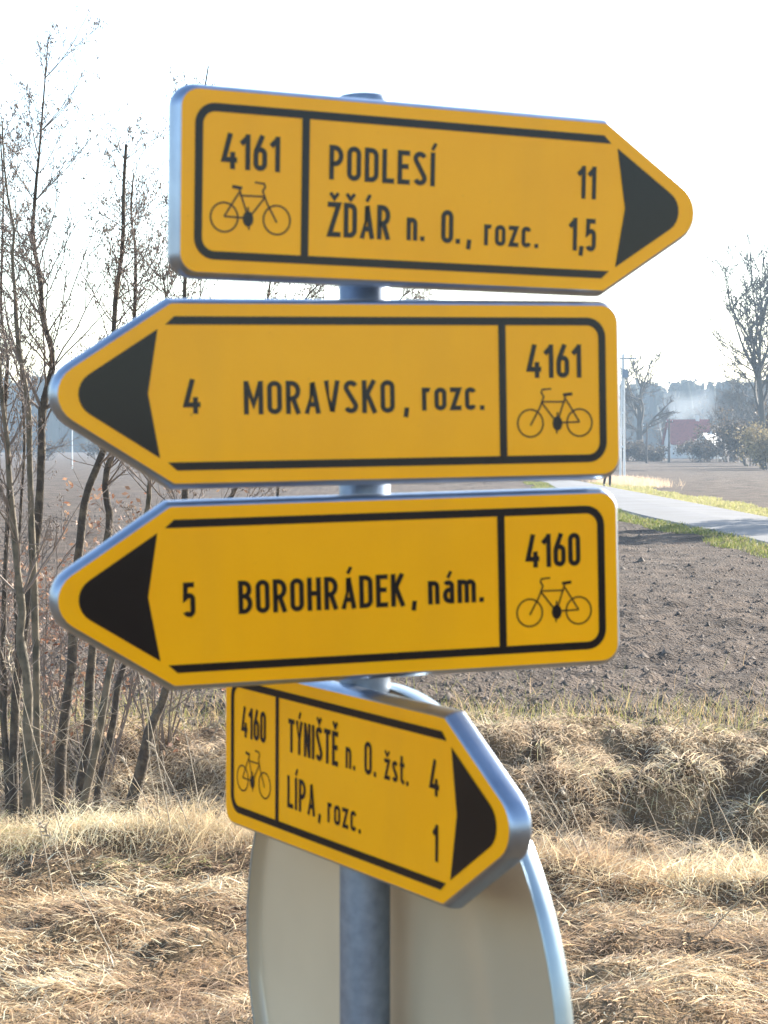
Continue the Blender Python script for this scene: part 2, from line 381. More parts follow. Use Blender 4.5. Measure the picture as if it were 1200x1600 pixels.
# ------------------------------------------------------------------ the four finger signs
SL, SH = .9826, .30
UC = .7982
def round_poly(pts, rads, seg=6):
    out = []; n = len(pts)
    for k in range(n):
        p = np.array(pts[k], float); a = np.array(pts[k-1], float); b = np.array(pts[(k+1) % n], float); r = rads[k]
        if r <= 0: out.append(p); continue
        d1 = (a-p)/np.linalg.norm(a-p); d2 = (b-p)/np.linalg.norm(b-p); ang = math.acos(np.clip(d1@d2, -1, 1)); t = r/tan(ang/2)
        s0 = p+d1*t; s1 = p+d2*t; bis = d1+d2; bis /= np.linalg.norm(bis); c = p+bis*(r/sin(ang/2))
        a0 = math.atan2(*(s0-c)[::-1]); a1 = math.atan2(*(s1-c)[::-1]); da = (a1-a0+pi) % (2*pi)-pi
        out += [c+r*np.array([cos(a0+da*q/seg), sin(a0+da*q/seg)]) for q in range(seg+1)]
    return out
TIP_SHARP = SL + .050
def outline(inset, rf, rt, mir):
    h = SH/2-inset; k = (TIP_SHARP-UC)/(SH/2); dd = inset*(math.hypot(1, 1/k)*k)
    tip = TIP_SHARP-dd; uc = tip-h*k
    pts = [(inset, -h), (uc, -h), (tip, 0), (uc, h), (inset, h)]
    P = round_poly(pts, [rf, .012, rt, .012, rf], 8)
    P = [(p[0]-SL/2, p[1]) for p in P]
    return P if mir > 0 else [(-p[0], p[1]) for p in P][::-1]
LIPD = .036
def clamp(name, parent, h, pole_local, tilt_inv, zoff):
    """pipe clamp: a band round the post, two ears, a bolt through each ear; sits behind the sign on a short stand-off"""
    px, py = pole_local; mb = MB(); n = 28; r0, r1 = .0447, .0485
    for k in range(n):
        a0 = 2*pi*k/n; a1 = 2*pi*(k+1)/n
        ring = [(px+r*cos(a), py+r*sin(a), z) for r in (r0, r1) for a in (a0, a1) for z in (zoff-.014, zoff+.014)]
        mb.add(ring, [(4, 6, 7, 5), (0, 1, 3, 2), (1, 5, 7, 3), (0, 2, 6, 4)])
    for s in (-1, 1): mb.box(px+s*.047-.002 if s < 0 else px+.046, px-.046 if s < 0 else px+.050, py-.052, py+.006, zoff-.013, zoff+.013)
    mb.box(px-.052, px+.052, LIPD-.012, py-.047, zoff-.012, zoff+.012)
    c = mb.build('clamp', M['zinc'], parent)
    for s in (-1, 1):
        b = MB(); b.tube([(px+s*.050-.012, py-.03+.002*s, zoff), (px+s*.050+.012, py-.03+.002*s, zoff)], .005, 6); b.build('bolt', M['bolt'], c)
POLE = np.array([-.0335, 3.596])
def finger_sign(pos, yaw, roll, tilt, mir, label, number, lines_, dists, lean_note=None):
    root = empty('cycle_route_sign', (pos[0], pos[1], pos[2]+CAMZ), label, 'road sign', 'yellow finger signs on the post')
    root.rotation_mode = 'ZXY'
    # rotation order used when measuring: Rz(yaw) Rx(tilt) Ry(-roll)
    from mathutils import Matrix
    root.rotation_mode = 'QUATERNION'
    R = Matrix.Rotation(yaw, 3, 'Z') @ Matrix.Rotation(tilt, 3, 'X') @ Matrix.Rotation(-roll, 3, 'Y')
    root.rotation_quaternion = R.to_quaternion()
    # yellow face
    P = outline(.0035, .030, .049, mir); n = len(P)
    fb = MB(); fb.add([(p[0], 0, p[1]) for p in P]+[(p[0], .0025, p[1]) for p in P], [tuple(range(n)), tuple(range(2*n-1, n-1, -1))]+[(k, k+n, (k+1) % n+n, (k+1) % n) for k in range(n)])
    face = fb.build('face', M['yellow'], root)
    # folded metal lip: small rounded edge, side wall, return flange at the back, and the plate itself
    rows = [(.0036, .0006), (.0018, .0012), (-.0010, .0042), (-.0038, .0100), (-.0060, .0180), (-.0068, .0260), (-.0068, LIPD-.004), (-.0055, LIPD-.001), (-.003, LIPD), (.010, LIPD), (.010, LIPD-.002), (-.002, LIPD-.003), (-.003, .018), (.004, .0045)]
    rb = MB(); K = []
    for ins, yy in rows: K.append([(p[0], yy, p[1]) for p in outline(ins, max(.033-ins, .004), max(.0525-ins, .01), mir)])
    for r in K: rb.V += [tuple(map(float, v)) for v in r]
    for a in range(len(K)-1):
        for k in range(n):
            rb.F.append((a*n+k, a*n+(k+1) % n, (a+1)*n+(k+1) % n, (a+1)*n+k))
    rb.F.append(tuple((len(K)-1)*n+k for k in range(n)))
    rim = rb.build('rim', M['lip'], root, smooth=True)
    # rails on the back
    for zz in (.075, -.075):
        MB().box(-SL*.38*1, SL*.38, .0045, LIPD-.004, zz-.012, zz+.012).build('rail', M['zinc'], root)
    # where the post passes, in the sign's own frame
    loc = np.array(R.transposed() @ __import__('mathutils').Vector((POLE[0]-pos[0], POLE[1]-pos[1], 0)))
    for zz in (.075, -.075): clamp('clamp', root, 0, (loc[0], loc[1]), None, zz)
    X = lambda u: mir*(u-SL/2)
    vb, bw = .1188, .0135
    # border: two long bars with slanted ends joined by rounded corners at the flat end
    bp = Print(); cl = []
    r = .028; ub = .0331
    cl = [(.7994, vb)] + [(ub+r+r*cos(radians(a)), vb-r+r*sin(radians(a))) for a in np.linspace(90, 180, 8)] + [(ub+r+r*cos(radians(a)), -vb+r+r*sin(radians(a))) for a in np.linspace(180, 270, 8)] + [(.7994, -vb)]
    V, Fs = ribbon([(X(u), v) for u, v in cl], bw)
    for idx in (0, 1, -1, -2):
        v = V[idx]; V[idx] = np.array([X(.7918 if abs(v[1]) > vb else .8069), v[1]])
    bp.mb.add([(v[0], bp.y, v[1]) for v in V], Fs); bp.mb.build('border', M['black'], face)
    dp = Print(-.00085); dp.strip([(X(.2199), vb-bw/2), (X(.2199), -vb+bw/2)], bw); dp.mb.build('divider', M['black'], face)
    ap = Print(-.00085)
    tri = round_poly([(.8199, .1047), (.8377, 0), (.8199, -.1047), (.9836, 0)], [0, 0, 0, .038], 8)
    ap.poly([(X(p[0]), p[1]) for p in tri][::1 if mir > 0 else -1]); ap.mb.build('arrowhead', M['black'], face)
    nc = X(.1235)
    np_ = Print(); np_.text(number, nc-.0505, nc+.0505, .0215, .0575); np_.mb.build('route_number', M['black'], face)
    bi = Print(); bicycle(bi, nc, -.0565, mir); bi.mb.build('bicycle_symbol', M['black'], face)
    for words in lines_:
        for (txt, x0, x1, base, cap) in words:
            tp = Print(); tp.text(txt, x0, x1, base, cap); tp.mb.build('comma' if txt == ',' else 'place_name', M['black'], face)
    for (txt, x0, x1, base, cap) in dists:
        tp = Print(); tp.text(txt, x0, x1, base, cap); tp.mb.build('distance_figure', M['black'], face)
    return root
finger_sign((.1151, 3.5262, .4186), .4462, -.0074, .0215, 1, 'topmost yellow cycle route sign, pointing right, reading PODLESÍ and ŽĎÁR', '4161',
    [[('PODLESÍ', -.229, -.0326, .0158, .0568)],
     [('ŽĎÁR', -.2305, -.1157, -.0785, .0575), ('n.', -.0844, -.0506, -.0772, .0530), ('O.', -.0186, .017, -.0785, .0560), (',', .0300, .0385, -.0785, .0560), ('rozc.', .0636, .1713, -.0785, .0500)]],
    [('11', .2483, .2855, .0125, .0570), ('1,5', .2333, .2872, -.0790, .0570)])
finger_sign((-.054, 3.4544, .0852), .3203, .0160, -.0075, -1, 'yellow cycle route sign pointing left, reading 4 MORAVSKO, second from the post top', '4161',
    [[('MORAVSKO', -.1868, .0757, -.0355, .0550), (',', .0915, .1005, -.0350, .0550), ('rozc.', .1238, .2375, -.0325, .0540)]],
    [('4', -.2872, -.2597, -.0333, .0565)])
finger_sign((-.0549, 3.4539, -.2441), .3187, .0219, -.0024, -1, 'yellow cycle route sign pointing left, reading 5 BOROHRÁDEK, under the MORAVSKO sign', '4160',
    [[('BOROHRÁDEK', -.1955, .0942, -.0341, .0553), (',', .1065, .1150, -.0341, .0553), ('nám.', .1361, .2374, -.0335, .0555)]],
    [('5', -.2885, -.2689, -.0348, .0570)])
finger_sign((-.0585, 3.4788, -.5742), -1.0516, -.0093, -.0013, 1, 'lowest yellow cycle route sign, turned sideways, reading TÝNIŠTĚ and LÍPA', '4160',
    [[('TÝNIŠTĚ', -.2267, -.0396, .0195, .0600), ('n.', -.0134, .0215, .0220, .0500), ('O.', .0520, .0928, .0215, .0555), ('žst.', .1193, .1993, .0230, .0480)],
     [('LÍPA', -.2300, -.1232, -.0810, .0580), (',', -.1120, -.1020, -.0810, .0560), ('rozc.', -.0781, .0425, -.0820, .0480)]],
    [('4', .2644, .2931, .0200, .0575), ('1', .2755, .2910, -.0835, .0590)])

# ------------------------------------------------------------------ the post
pr_ = empty('sign_post', (POLE[0], POLE[1], 0), 'round galvanised steel post carrying the yellow finger signs', 'post')
ztop = CAMZ+.600
b = MB(); b.tube([(0, 0, -.3), (0, 0, 1.2), (0, 0, 2.2), (0, 0, ztop-.012)], .0445, 40); b.build('tube', M['zinc'], pr_, True)
b = MB(); b.tube([(0, 0, ztop-.030), (0, 0, ztop-.004), (0, 0, ztop), (0, 0, ztop+.003)], [.0465, .0465, .043, .030], 40); b.build('cap', M['zinc'], pr_, True)
# ------------------------------------------------------------------ the round sign seen from behind
DY = -1.0571; DR = 0.5557
dn = np.array([-sin(DY), cos(DY)])
dc = np.array([0.008, 3.6332])
rs = empty('round_traffic_sign', (dc[0], dc[1], CAMZ-0.982), 'large round traffic sign seen from its grey back, below the yellow signs', 'road sign'); rs.rotation_euler = (0.0051, 0, DY)
N = 96
def disc_ring(r, y): return [(r*cos(2*pi*k/N), y, r*sin(2*pi*k/N)) for k in range(N)]
b = MB(); rings = [(DR-.0055, -.0125), (DR-.002, -.0145), (DR, -.0120), (DR, .018), (DR-.003, .0205), (.02, .0205)]
for r, y in rings: b.V += disc_ring(r, y)
for a in range(len(rings)-1):
    for k in range(N): b.F.append((a*N+k, a*N+(k+1) % N, (a+1)*N+(k+1) % N, (a+1)*N+k))
b.F.append(tuple((len(rings)-1)*N+k for k in range(N)))
b.build('rim', M['discrim'], rs, True)
b = MB(); rings = [(DR-.0057, -.0122), (DR-.0070, .010), (DR-.012, .0160), (.01, .0162)]
for r, y in rings: b.V += disc_ring(r, y)
for a in range(len(rings)-1):
    for k in range(N): b.F.append((a*N+k, a*N+(k+1) % N, (a+1)*N+(k+1) % N, (a+1)*N+k))
b.F.append(tuple((len(rings)-1)*N+k for k in range(N)))
b.build('back_plate', M['signback'], rs, True)
lx = (POLE[0]-dc[0])*cos(DY)+(POLE[1]-dc[1])*sin(DY); ly = -(POLE[0]-dc[0])*sin(DY)+(POLE[1]-dc[1])*cos(DY)
for zz in (-.22, .30):
    mb = MB(); n = 28
    for k in range(n):
        a0 = 2*pi*k/n; a1 = 2*pi*(k+1)/n
        ring = [(lx+r*cos(a), ly+r*sin(a), z) for r in (.0447, .048) for a in (a0, a1) for z in (zz-.014, zz+.014)]
        mb.add(ring, [(4, 6, 7, 5), (0, 1, 3, 2), (1, 5, 7, 3), (0, 2, 6, 4)])
    mb.box(lx-.05, lx+.05, ly+.046, .0158, zz-.013, zz+.013)
    mb.build('clamp', M['zinc'], rs)

# ------------------------------------------------------------------ blades of grass
def blades(name, x, y, z, length, width, az, elev, droop, col, label, cat, segs=3, side=None, mat_=None):
    """curved ribbons: each starts at its root, sets off at azimuth az and elevation elev and droops"""
    n = len(x); P = np.zeros((n, segs+1, 3)); P[:, 0] = np.stack([x, y, z], -1)
    e = elev.copy(); a = az.copy(); st = length/segs
    for k in range(segs):
        d = np.stack([np.cos(e)*np.cos(a), np.cos(e)*np.sin(a), np.sin(e)], -1)
        P[:, k+1] = P[:, k]+d*st[:, None]; e = e-droop/segs*(1+.5*k); a = a+rng.normal(0, .22, n)
    tw = rng.uniform(0, pi, n)
    S = np.stack([np.cos(tw), np.sin(tw), .35*np.cos(tw*3)], -1)
    wk = np.linspace(1, .25, segs+1)
    A = P+S[:, None]*(width[:, None]*wk[None]/2)[:, :, None]; B = P-S[:, None]*(width[:, None]*wk[None]/2)[:, :, None]
    V = np.stack([A, B], 2).reshape(-1, 3)
    i0 = (np.arange(n)*(segs+1)*2)[:, None]+(np.arange(segs)*2)[None]
    Fq = np.stack([i0, i0+1, i0+3, i0+2], -1).reshape(-1, 4)
    colv = np.repeat(col, (segs+1)*2, axis=0)
    o = mesh_np(name, V, Fq, mat_ or M['grass'], col=colv)
    return tag(o, label, cat, kind='stuff')
def straw(n, x, y, seed, greens=.1):
    pal = np.array([(.58, .44, .25), (.46, .31, .16), (.36, .20, .095), (.78, .68, .49), (.22, .115, .055), (.20, .22, .05)])
    pn = fbm(x*1.1, y*1.6, seed); gn = fbm(x*.8, y*1.2, seed+40)
    u = np.clip(pn*1.6-.36+rng.normal(0, .30, n), 0, .999)
    idx = np.select([u < .22, u < .42, u < .62, u < .85], [4, 2, 1, 0], 3)
    gm = (gn > .60) & (rng.random(n) < greens*5)
    idx = np.where(gm, 5, idx)
    c = np.minimum(pal[idx]*rng.uniform(.9, 1.5, (n, 1)), .88)
    return c
# near verge: matted dry grass, bleached and rust-brown
n = 105000
y = rng.uniform(7.8, 13.6, n); x = rng.uniform(-1, 1, n)*(.235*y+.7)
k = (y < front_edge(x)+.9); x, y = x[k], y[k]; n = len(x)
cl = fbm(x*2.2, y*2.2, 51); k = rng.random(n) < (.35+1.1*cl); x, y = x[k], y[k]; n = len(x)
z = height(x, y)
az = 2*pi*fbm(x*1.6, y*1.6, 52)*2 + rng.normal(0, .9, n)
edge = np.exp(-((y-front_edge(x))/.45)**2)
cl = fbm(x*2.2, y*2.2, 51)
ln = (.07+.20*cl*rng.random(n)+.08*edge)*rng.uniform(.6, 1.4, n)
blades('dry_grass', x, y, z-.005, ln, rng.uniform(.004, .0095, n), az, rng.uniform(-.05, .55, n)+.3*edge, rng.uniform(.1, 1.3, n), straw(n, x, y, 60, .05)*.72+np.array([.80, .68, .48])*.28,
       'bleached and rusty matted dry grass on the near verge below the signs', 'grass')
# the crest in front of the trees: longer bleached grass combed over the edge
n = 16000
x = rng.uniform(-4.0, 3.8, n); y = front_edge(x)+rng.normal(-.15, .28, n)
z = height(x, y); tu = vnoise(x*2.6, y*1.5, 77)
k = rng.random(n) < np.clip((1.05-sst(-.3, 1.0, x)*.75), 0, 1)*(.25+tu); x, y, z, tu = x[k], y[k], z[k], tu[k]; n = len(x)
c = straw(n, x, y, 66, .02)*.4+np.array([.66, .57, .38])*.6
blades('crest_grass', x, y, z-.01, (.22+.30*tu)*rng.uniform(.6, 1.2, n), rng.uniform(.003, .006, n), rng.normal(-.4, 1.3, n)+pi*(rng.random(n) < .35), rng.uniform(.35, 1.35, n), rng.uniform(.8, 2.3, n), c,
       'long bleached grass along the ditch edge in front of the bare trees', 'grass', segs=4)
# far bank: tussocks hanging over their hummocks
n = 125000
y = 13.2+5.5*rng.random(n)**.9; x = rng.uniform(-1, 1, n)*(.235*y+1.2)
mh = np.zeros(n)
for (mx, my, r, h) in MOUNDS[:300]:
    d2 = ((x-mx)**2+(y-my)**2)/(r*r); mh = np.maximum(mh, np.exp(-d2*.8))
k = rng.random(n) < (.22+.8*mh); x, y, mh = x[k], y[k], mh[k]; n = len(x)
e_ = .03; z = height(x, y); sx_ = (height(x+e_, y)-z)/e_; sy_ = (height(x, y+e_)-z)/e_
az = np.arctan2(-sy_, -sx_)+rng.normal(0, .75, n)
c = straw(n, x, y, 70, .06)*.5+np.array([.84, .73, .54])*.5
grn = (y > 17.7) & (rng.random(n) < .22); c[grn] = np.array([.30, .30, .085])*rng.uniform(.7, 1.2, (grn.sum(), 1))
blades('tussock_grass', x, y, z-.01, (.10+.22*mh)*(1-.45*sst(16.8, 18, y))*rng.uniform(.6, 1.35, n), rng.uniform(.004, .009, n), az, rng.uniform(.0, .8, n), rng.uniform(.4, 1.7, n), c,
       'dry tussocks of grass over the hummocky ditch bank before the field', 'grass', segs=4)
# stubble and weeds at the edge of the field
n = 9000
y = 17.9+rng.gamma(1.3, .7, n); x = rng.uniform(-1, 1, n)*(.235*y+1.5)
z = height(x, y); tu = vnoise(x*1.4, y*2, 90); k = rng.random(n) < tu*1.3; x, y, z = x[k], y[k], z[k]; n = len(x)
c = np.where(rng.random((n, 1)) < .5, np.array([[.48, .34, .19]]), np.array([[.27, .27, .085]]))*rng.uniform(.7, 1.2, (n, 1))
blades('field_edge_weeds', x, y, z-.01, rng.uniform(.08, .30, n), rng.uniform(.003, .006, n), rng.uniform(0, 2*pi, n), rng.uniform(.7, 1.5, n), rng.uniform(.1, 1.0, n), c,
       'sparse dry weeds at the near edge of the ploughed field', 'weeds')
# green verges along the road
def verge(name, a, b, y0, y1, n, pal, label, hgt):
    y = y0+(y1-y0)*rng.random(n)**1.4; t = rng.random(n); l, r = road_edges(y)
    x = (l-a-(b-a)*t) if name == 'near_verge_grass' else (r+a+(b-a)*t)
    wob = .5*(vnoise(y*.35, y*0+2, 8)-.5); k = t < .8+wob; x, y = x[k], y[k]; n = len(x)
    pal = np.array(pal); c = pal[rng.integers(0, len(pal), n)]*rng.uniform(.7, 1.15, (n, 1))
    blades(name, x, y, height(x, y, True)-.01, hgt*rng.uniform(.6, 1.3, n), rng.uniform(.012, .03, n)*(y/60), rng.uniform(0, 2*pi, n), rng.uniform(.5, 1.4, n), rng.uniform(.1, 1.2, n), c, label, 'grass', segs=2)
verge('near_verge_grass', .05, 1.25, 36, 130, 30000, [(.13, .17, .03), (.22, .24, .05), (.32, .27, .12), (.10, .12, .03)], 'green and straw grass strip between ploughed field and road', .14)
verge('far_verge_grass', .05, 2.7, 42, 125, 50000, [(.40, .37, .15), (.48, .42, .22), (.33, .33, .11)], 'sunlit yellow green grass strip on the far side of the road', .12)
n = 9000; c0 = on_ground(978, 757); x = c0[0]+rng.normal(.2, .75, n); y = c0[1]+rng.normal(0, 4.0, n)
k = x > road_edges(y)[1]+.3; x, y = x[k], y[k]; n = len(x)
blades('roadside_reed_grass', x, y, height(x, y)-.02, rng.uniform(.15, .60, n), rng.uniform(.01, .025, n), rng.uniform(0, 2*pi, n), rng.uniform(.7, 1.5, n), rng.uniform(.1, .9, n),
       np.array([.66, .50, .34])*rng.uniform(.75, 1.15, (n, 1)), 'tall straw coloured grass round the foot of the concrete power pole', 'grass', segs=2)
# ------------------------------------------------------------------ clods of the ploughed field
n = 150000
y = 18.2+95*rng.random(n)**2.6; x = rng.uniform(-1, 1, n)*(.21*y+2)
k = x < road_edges(y)[0]-1.2; x, y = x[k], y[k]; n = len(x)
dn_ = fbm(x*.7, y*.5, 95); k = rng.random(n) < .25+1.1*dn_; x, y = x[k], y[k]; n = len(x)
z = height(x, y); s = rng.gamma(1.4, .0068, n)*(1+.012*(y-19)); s = np.clip(s, .008, .09)*(1-.6*sst(70, 112, y))
oc = np.array([(1, 0, -.4), (0, 1, -.4), (-1, 0, -.4), (0, -1, -.4), (0, 0, .9)], float)
V = oc[None]*(1+rng.normal(0, .28, (n, 5, 1)))*s[:, None, None]*np.array([1.25, 1.0, .8]) + rng.normal(0, .18, (n, 5, 3))*s[:, None, None]
ra = rng.uniform(0, 2*pi, n); cr, sr = np.cos(ra)[:, None], np.sin(ra)[:, None]
V = np.stack([V[..., 0]*cr-V[..., 1]*sr+x[:, None], V[..., 0]*sr+V[..., 1]*cr+y[:, None], V[..., 2]+z[:, None]+.15*s[:, None]], -1)
of = np.array([(0, 1, 4), (1, 2, 4), (2, 3, 4), (3, 0, 4)])
tag(mesh_np('soil_clods', V.reshape(-1, 3), (of[None]+(np.arange(n)*5)[:, None, None]).reshape(-1, 3), M['clod']), 'grey brown clods of earth over the ploughed field', 'soil', kind='stuff')

# ------------------------------------------------------------------ trees
def smooth_line(pts, n):
    P = np.asarray(pts, float); t = np.linspace(0, len(P)-1, n); i0 = np.clip(np.floor(t).astype(int), 0, len(P)-2); f = (t-i0)[:, None]
    p0 = P[np.clip(i0-1, 0, len(P)-1)]; p1 = P[i0]; p2 = P[i0+1]; p3 = P[np.clip(i0+2, 0, len(P)-1)]
    return .5*((2*p1)+(-p0+p2)*f+(2*p0-5*p1+4*p2-p3)*f**2+(-p0+3*p1-3*p2+p3)*f**3)
def bough(tb, p, d, L, r, depth, R, ends, up=.25, kids=4, spread=.7):
    """a bough that curves upward and forks"""
    n = 6 if depth > 0 else 4; P = [np.array(p)]; d = np.array(d)/np.linalg.norm(d)
    for k in range(n):
        d = d+np.array([R.gauss(0, .11), R.gauss(0, .11), R.gauss(0, .08)+up/n]); d /= np.linalg.norm(d); P.append(P[-1]+d*L/n)
    P = np.array(P); tb.tube(P, np.linspace(r, max(r*.35, .0012), n+1), 5 if r > .01 else 3)
    ends.append((P[-1], d))
    if depth <= 0:
        ends.append((P[-2], d)); return
    for k in range(kids):
        t = R.uniform(.25, .97); q = P[int(t*n)]; dd = P[min(int(t*n)+1, n)]-P[int(t*n)]; dd /= np.linalg.norm(dd)+1e-9
        v = np.array([R.gauss(0, 1), R.gauss(0, 1), R.gauss(0, 1)]); v -= dd*(v@dd); v /= np.linalg.norm(v)+1e-9
        bough(tb, q, dd*cos(spread)+v*sin(spread), L*R.uniform(.32, .6)*(1.15-.5*t), r*.5, depth-1, R, ends, up, max(2, kids-1), spread)
def catkins(tb, ends, R, size, prob=.7, droop=True):
    for p, d in ends:
        if R.random() > prob: continue
        for k in range(R.choice((1, 2, 2, 3))):
            q = p+np.array([R.gauss(0, size*.5), R.gauss(0, size*.5), R.gauss(0, size*.4)])
            v = np.array([R.gauss(0, .35), R.gauss(0, .35), -1.0 if (droop and R.random() < .6) else R.uniform(-.3, .9)]); v /= np.linalg.norm(v)
            tb.tube([q, q+v*size*.5, q+v*size], [size*.10, size*.20, size*.07], 4)
def alder(px, Y, w0, label, seed, nb=26, t0=.38, L=.75, top=.006, bark='bark', blen=None, group=None):
    """px: photo points from root to top; w0: trunk width in photo pixels at the root"""
    R = random.Random(seed); pts = [at(x, y, Y+.15*k*0) for k, (x, y) in enumerate(px)]
    g = height(np.array([pts[0][0]]), np.array([pts[0][1]]))[0]; base = pts[0].copy(); base[2] = g-.05
    if base[2] < pts[0][2]-.05: pts = [base]+pts
    P = smooth_line(pts, 30); P[:, 1] += np.cumsum([R.gauss(0, .008) for _ in range(30)]); P[:, 0] += smooth_line([(R.gauss(0, .014), 0, 0) for _ in range(13)], 30)[:, 0]
    r0 = w0*.68/F*Y/2; t = np.linspace(0, 1, 30); rad = r0*(1-t)**1.0*.92+top*.75; rad = rad*np.array([1+R.gauss(0, .07) for _ in range(30)]); rad[0] *= 1.3; rad[1] *= 1.1
    root = empty('alder_tree', tuple(P[0]), label, 'tree', group or 'bare young trees by the ditch')
    tb = TB(); tb.tube(P-P[0], rad, 12); tb.build('trunk', M[bark], root)
    cb = TB(); ends = []
    for k in range(int(nb*1.4)):
        u = t0+(1-t0)*R.random()**.85; i0 = min(int(u*29), 28); p = P[i0]-P[0]; ax = P[i0+1]-P[i0]; ax /= np.linalg.norm(ax)
        a = R.uniform(0, 2*pi); v = np.array([cos(a), sin(a)*.8, 0]); v -= ax*(v@ax); v /= np.linalg.norm(v)
        sp = R.uniform(.5, .95)
        bough(cb, p, ax*cos(sp)+v*sin(sp), L*R.uniform(.45, 1.2)*(1.15-.55*u), max(.004, rad[i0]*.34), 2, R, ends, .35, 4, .62)
    for k in range(nb//4):            # thin dead side shoots low on the stem
        u = R.uniform(.12, t0+.1); i0 = int(u*29); p = P[i0]-P[0]; a = R.uniform(0, 2*pi)
        bough(cb, p, (cos(a), sin(a), R.uniform(.0, .9)), R.uniform(.2, .6), .0035, 1, R, [], .1, 2, .7)
    catkins(cb, ends, R, .020, .55)
    cb.build('crown', M['twig'], root)
    return root
alder([(60, 1330), (53, 1000), (47, 720), (42, 625), (28, 500), (20, 400), (12, 330), (0, 188)], 14.1, 20, 'slender pale stem, tall and nearly straight, standing beside the dark forked tree', 1, 18, .5, .6, bark='barkpale')
alder([(20, 1330), (34, 1100), (56, 860), (66, 719), (69, 640), (80, 562), (72, 500), (66, 440), (60, 370), (60, 270), (70, 230), (83, 60)], 14.9, 27, 'tallest dark bare tree, its forked top full of catkins', 2, 46, .40, 1.05)
alder([(53, 1330), (41, 1112), (37, 1000), (28, 937), (19, 797), (10, 690), (0, 603), (-12, 450), (-18, 250)], 13.8, 30, 'thick pale barked stem leaning outward from the clump', 3, 22, .45, .8, bark='barkpale')
alder([(10, 1330), (6, 1112), (8, 950), (10, 760), (8, 590), (5, 500), (6, 330), (2, 200)], 15.4, 17, 'thin dark stem close behind the thick pale leaning stem', 4, 26, .45, .8)
alder([(97, 1330), (99, 1153), (110, 995), (128, 868), (134, 781), (158, 703), (176, 600), (187, 504), (190, 404), (195, 310), (199, 226)], 14.5, 24, 'bare tree with a broken off pointed top above the arrow of the MORAVSKO sign', 5, 24, .50, .62, top=.012)
alder([(110, 1330), (134, 1153), (146, 1019), (166, 840), (167, 781), (175, 709), (196, 600), (212, 485), (215, 397), (209, 341), (206, 270)], 15.2, 26, 'dark bare tree whose twiggy top rises beside the broken topped tree', 6, 34, .45, .8)
alder([(118, 1330), (154, 1153), (172, 1031), (205, 900), (234, 790), (238, 740), (262, 600), (262, 500), (252, 420)], 14.2, 22, 'grey brown stem rising behind the arrow tips of the two left pointing signs', 7, 26, .42, .75, bark='barkpale')
alder([(138, 1330), (150, 1255), (175, 1133), (190, 1043), (250, 900), (368, 760), (400, 600), (420, 470), (425, 400)], 14.8, 22, 'dark stem slanting up behind the BOROHRÁDEK sign', 8, 26, .42, .8)
alder([(187, 1340), (203, 1255), (227, 1153), (252, 1084), (280, 930), (292, 700), (290, 560), (286, 440), (300, 280), (325, 105)], 13.9, 33, 'thick leaning stem, outermost of the clump, its tip showing above the top sign', 9, 20, .45, .7)
alder([(28, 1330), (26, 1150), (24, 1000), (30, 850), (44, 700), (30, 560), (34, 470)], 16.0, 13, 'thin dark young stem at the back of the clump, half hidden by thicker stems', 10, 16, .4, .6)
alder([(42, 1330), (16, 1180), (-2, 1050), (-25, 900), (-40, 700), (-50, 500)], 15.0, 17, 'dark stem bending away from the clump behind the thick pale stem', 11, 22, .4, .8)
alder([(-60, 1330), (-66, 1000), (-80, 700), (-74, 400), (-90, 150)], 14.6, 24, 'bare tree at the outer end of the clump, beyond the bending stem', 12, 30, .42, .9)
alder([(420, 1330), (430, 1000), (436, 700), (470, 500), (500, 440)], 17.2, 9, 'small bare tree standing behind the yellow signs', 13, 24, .55, .8)
alder([(570, 1330), (568, 1000), (570, 700), (600, 520), (640, 452)], 17.4, 9, 'small bare tree directly behind the post', 14, 22, .6, .75)

# bush with old reddish leaves behind the stems
def leafy_bush(name, c, rx, ry_, rz, nstem, nleaf, lsize, pal, label, cat, seed, group=None, twigmat='twig'):
    R = random.Random(seed); root = empty(name, tuple(c), label, cat, group); tb = TB(); ends = []
    for k in range(nstem):
        a = R.uniform(0, 2*pi); q = R.random()**.5
        d = np.array([cos(a)*rx*q, sin(a)*ry_*q, rz*R.uniform(.7, 1.0)]); bough(tb, (cos(a)*rx*.12, sin(a)*ry_*.12, -.05), d+np.array([0, 0, rz*.4]), np.linalg.norm(d)*.95, (.010 if nleaf > 950 or rz > 2.3 else .0045)*rz, 2, R, ends, .1, 4, .75)
    tb.build('branches', M[twigmat], root)
    if nleaf:
        r_ = np.random.default_rng(seed); E = np.array([e[0] for e in ends]); p = E[r_.integers(0, len(E), nleaf)]+r_.normal(0, lsize*1.5, (nleaf, 3))
        u = r_.normal(0, 1, (nleaf, 3)); u /= np.linalg.norm(u, axis=1, keepdims=True); v = np.cross(u, r_.normal(0, 1, (nleaf, 3))); v /= np.linalg.norm(v, axis=1, keepdims=True)
        s_ = lsize*r_.uniform(.5, 1.2, (nleaf, 1)); V = np.stack([p-u*s_, p+v*s_*.5, p+u*s_, p-v*s_*.5], 1).reshape(-1, 3)
        pal = np.array(pal); c_ = np.repeat(pal[r_.integers(0, len(pal), nleaf)]*r_.uniform(.7, 1.2, (nleaf, 1)), 4, 0)
        mesh_np('foliage', V, np.arange(nleaf*4).reshape(-1, 4), M['leafy'], root, col=c_)
    return root
RED = [(.26, .12, .07), (.33, .19, .12), (.24, .14, .09), (.36, .24, .16)]
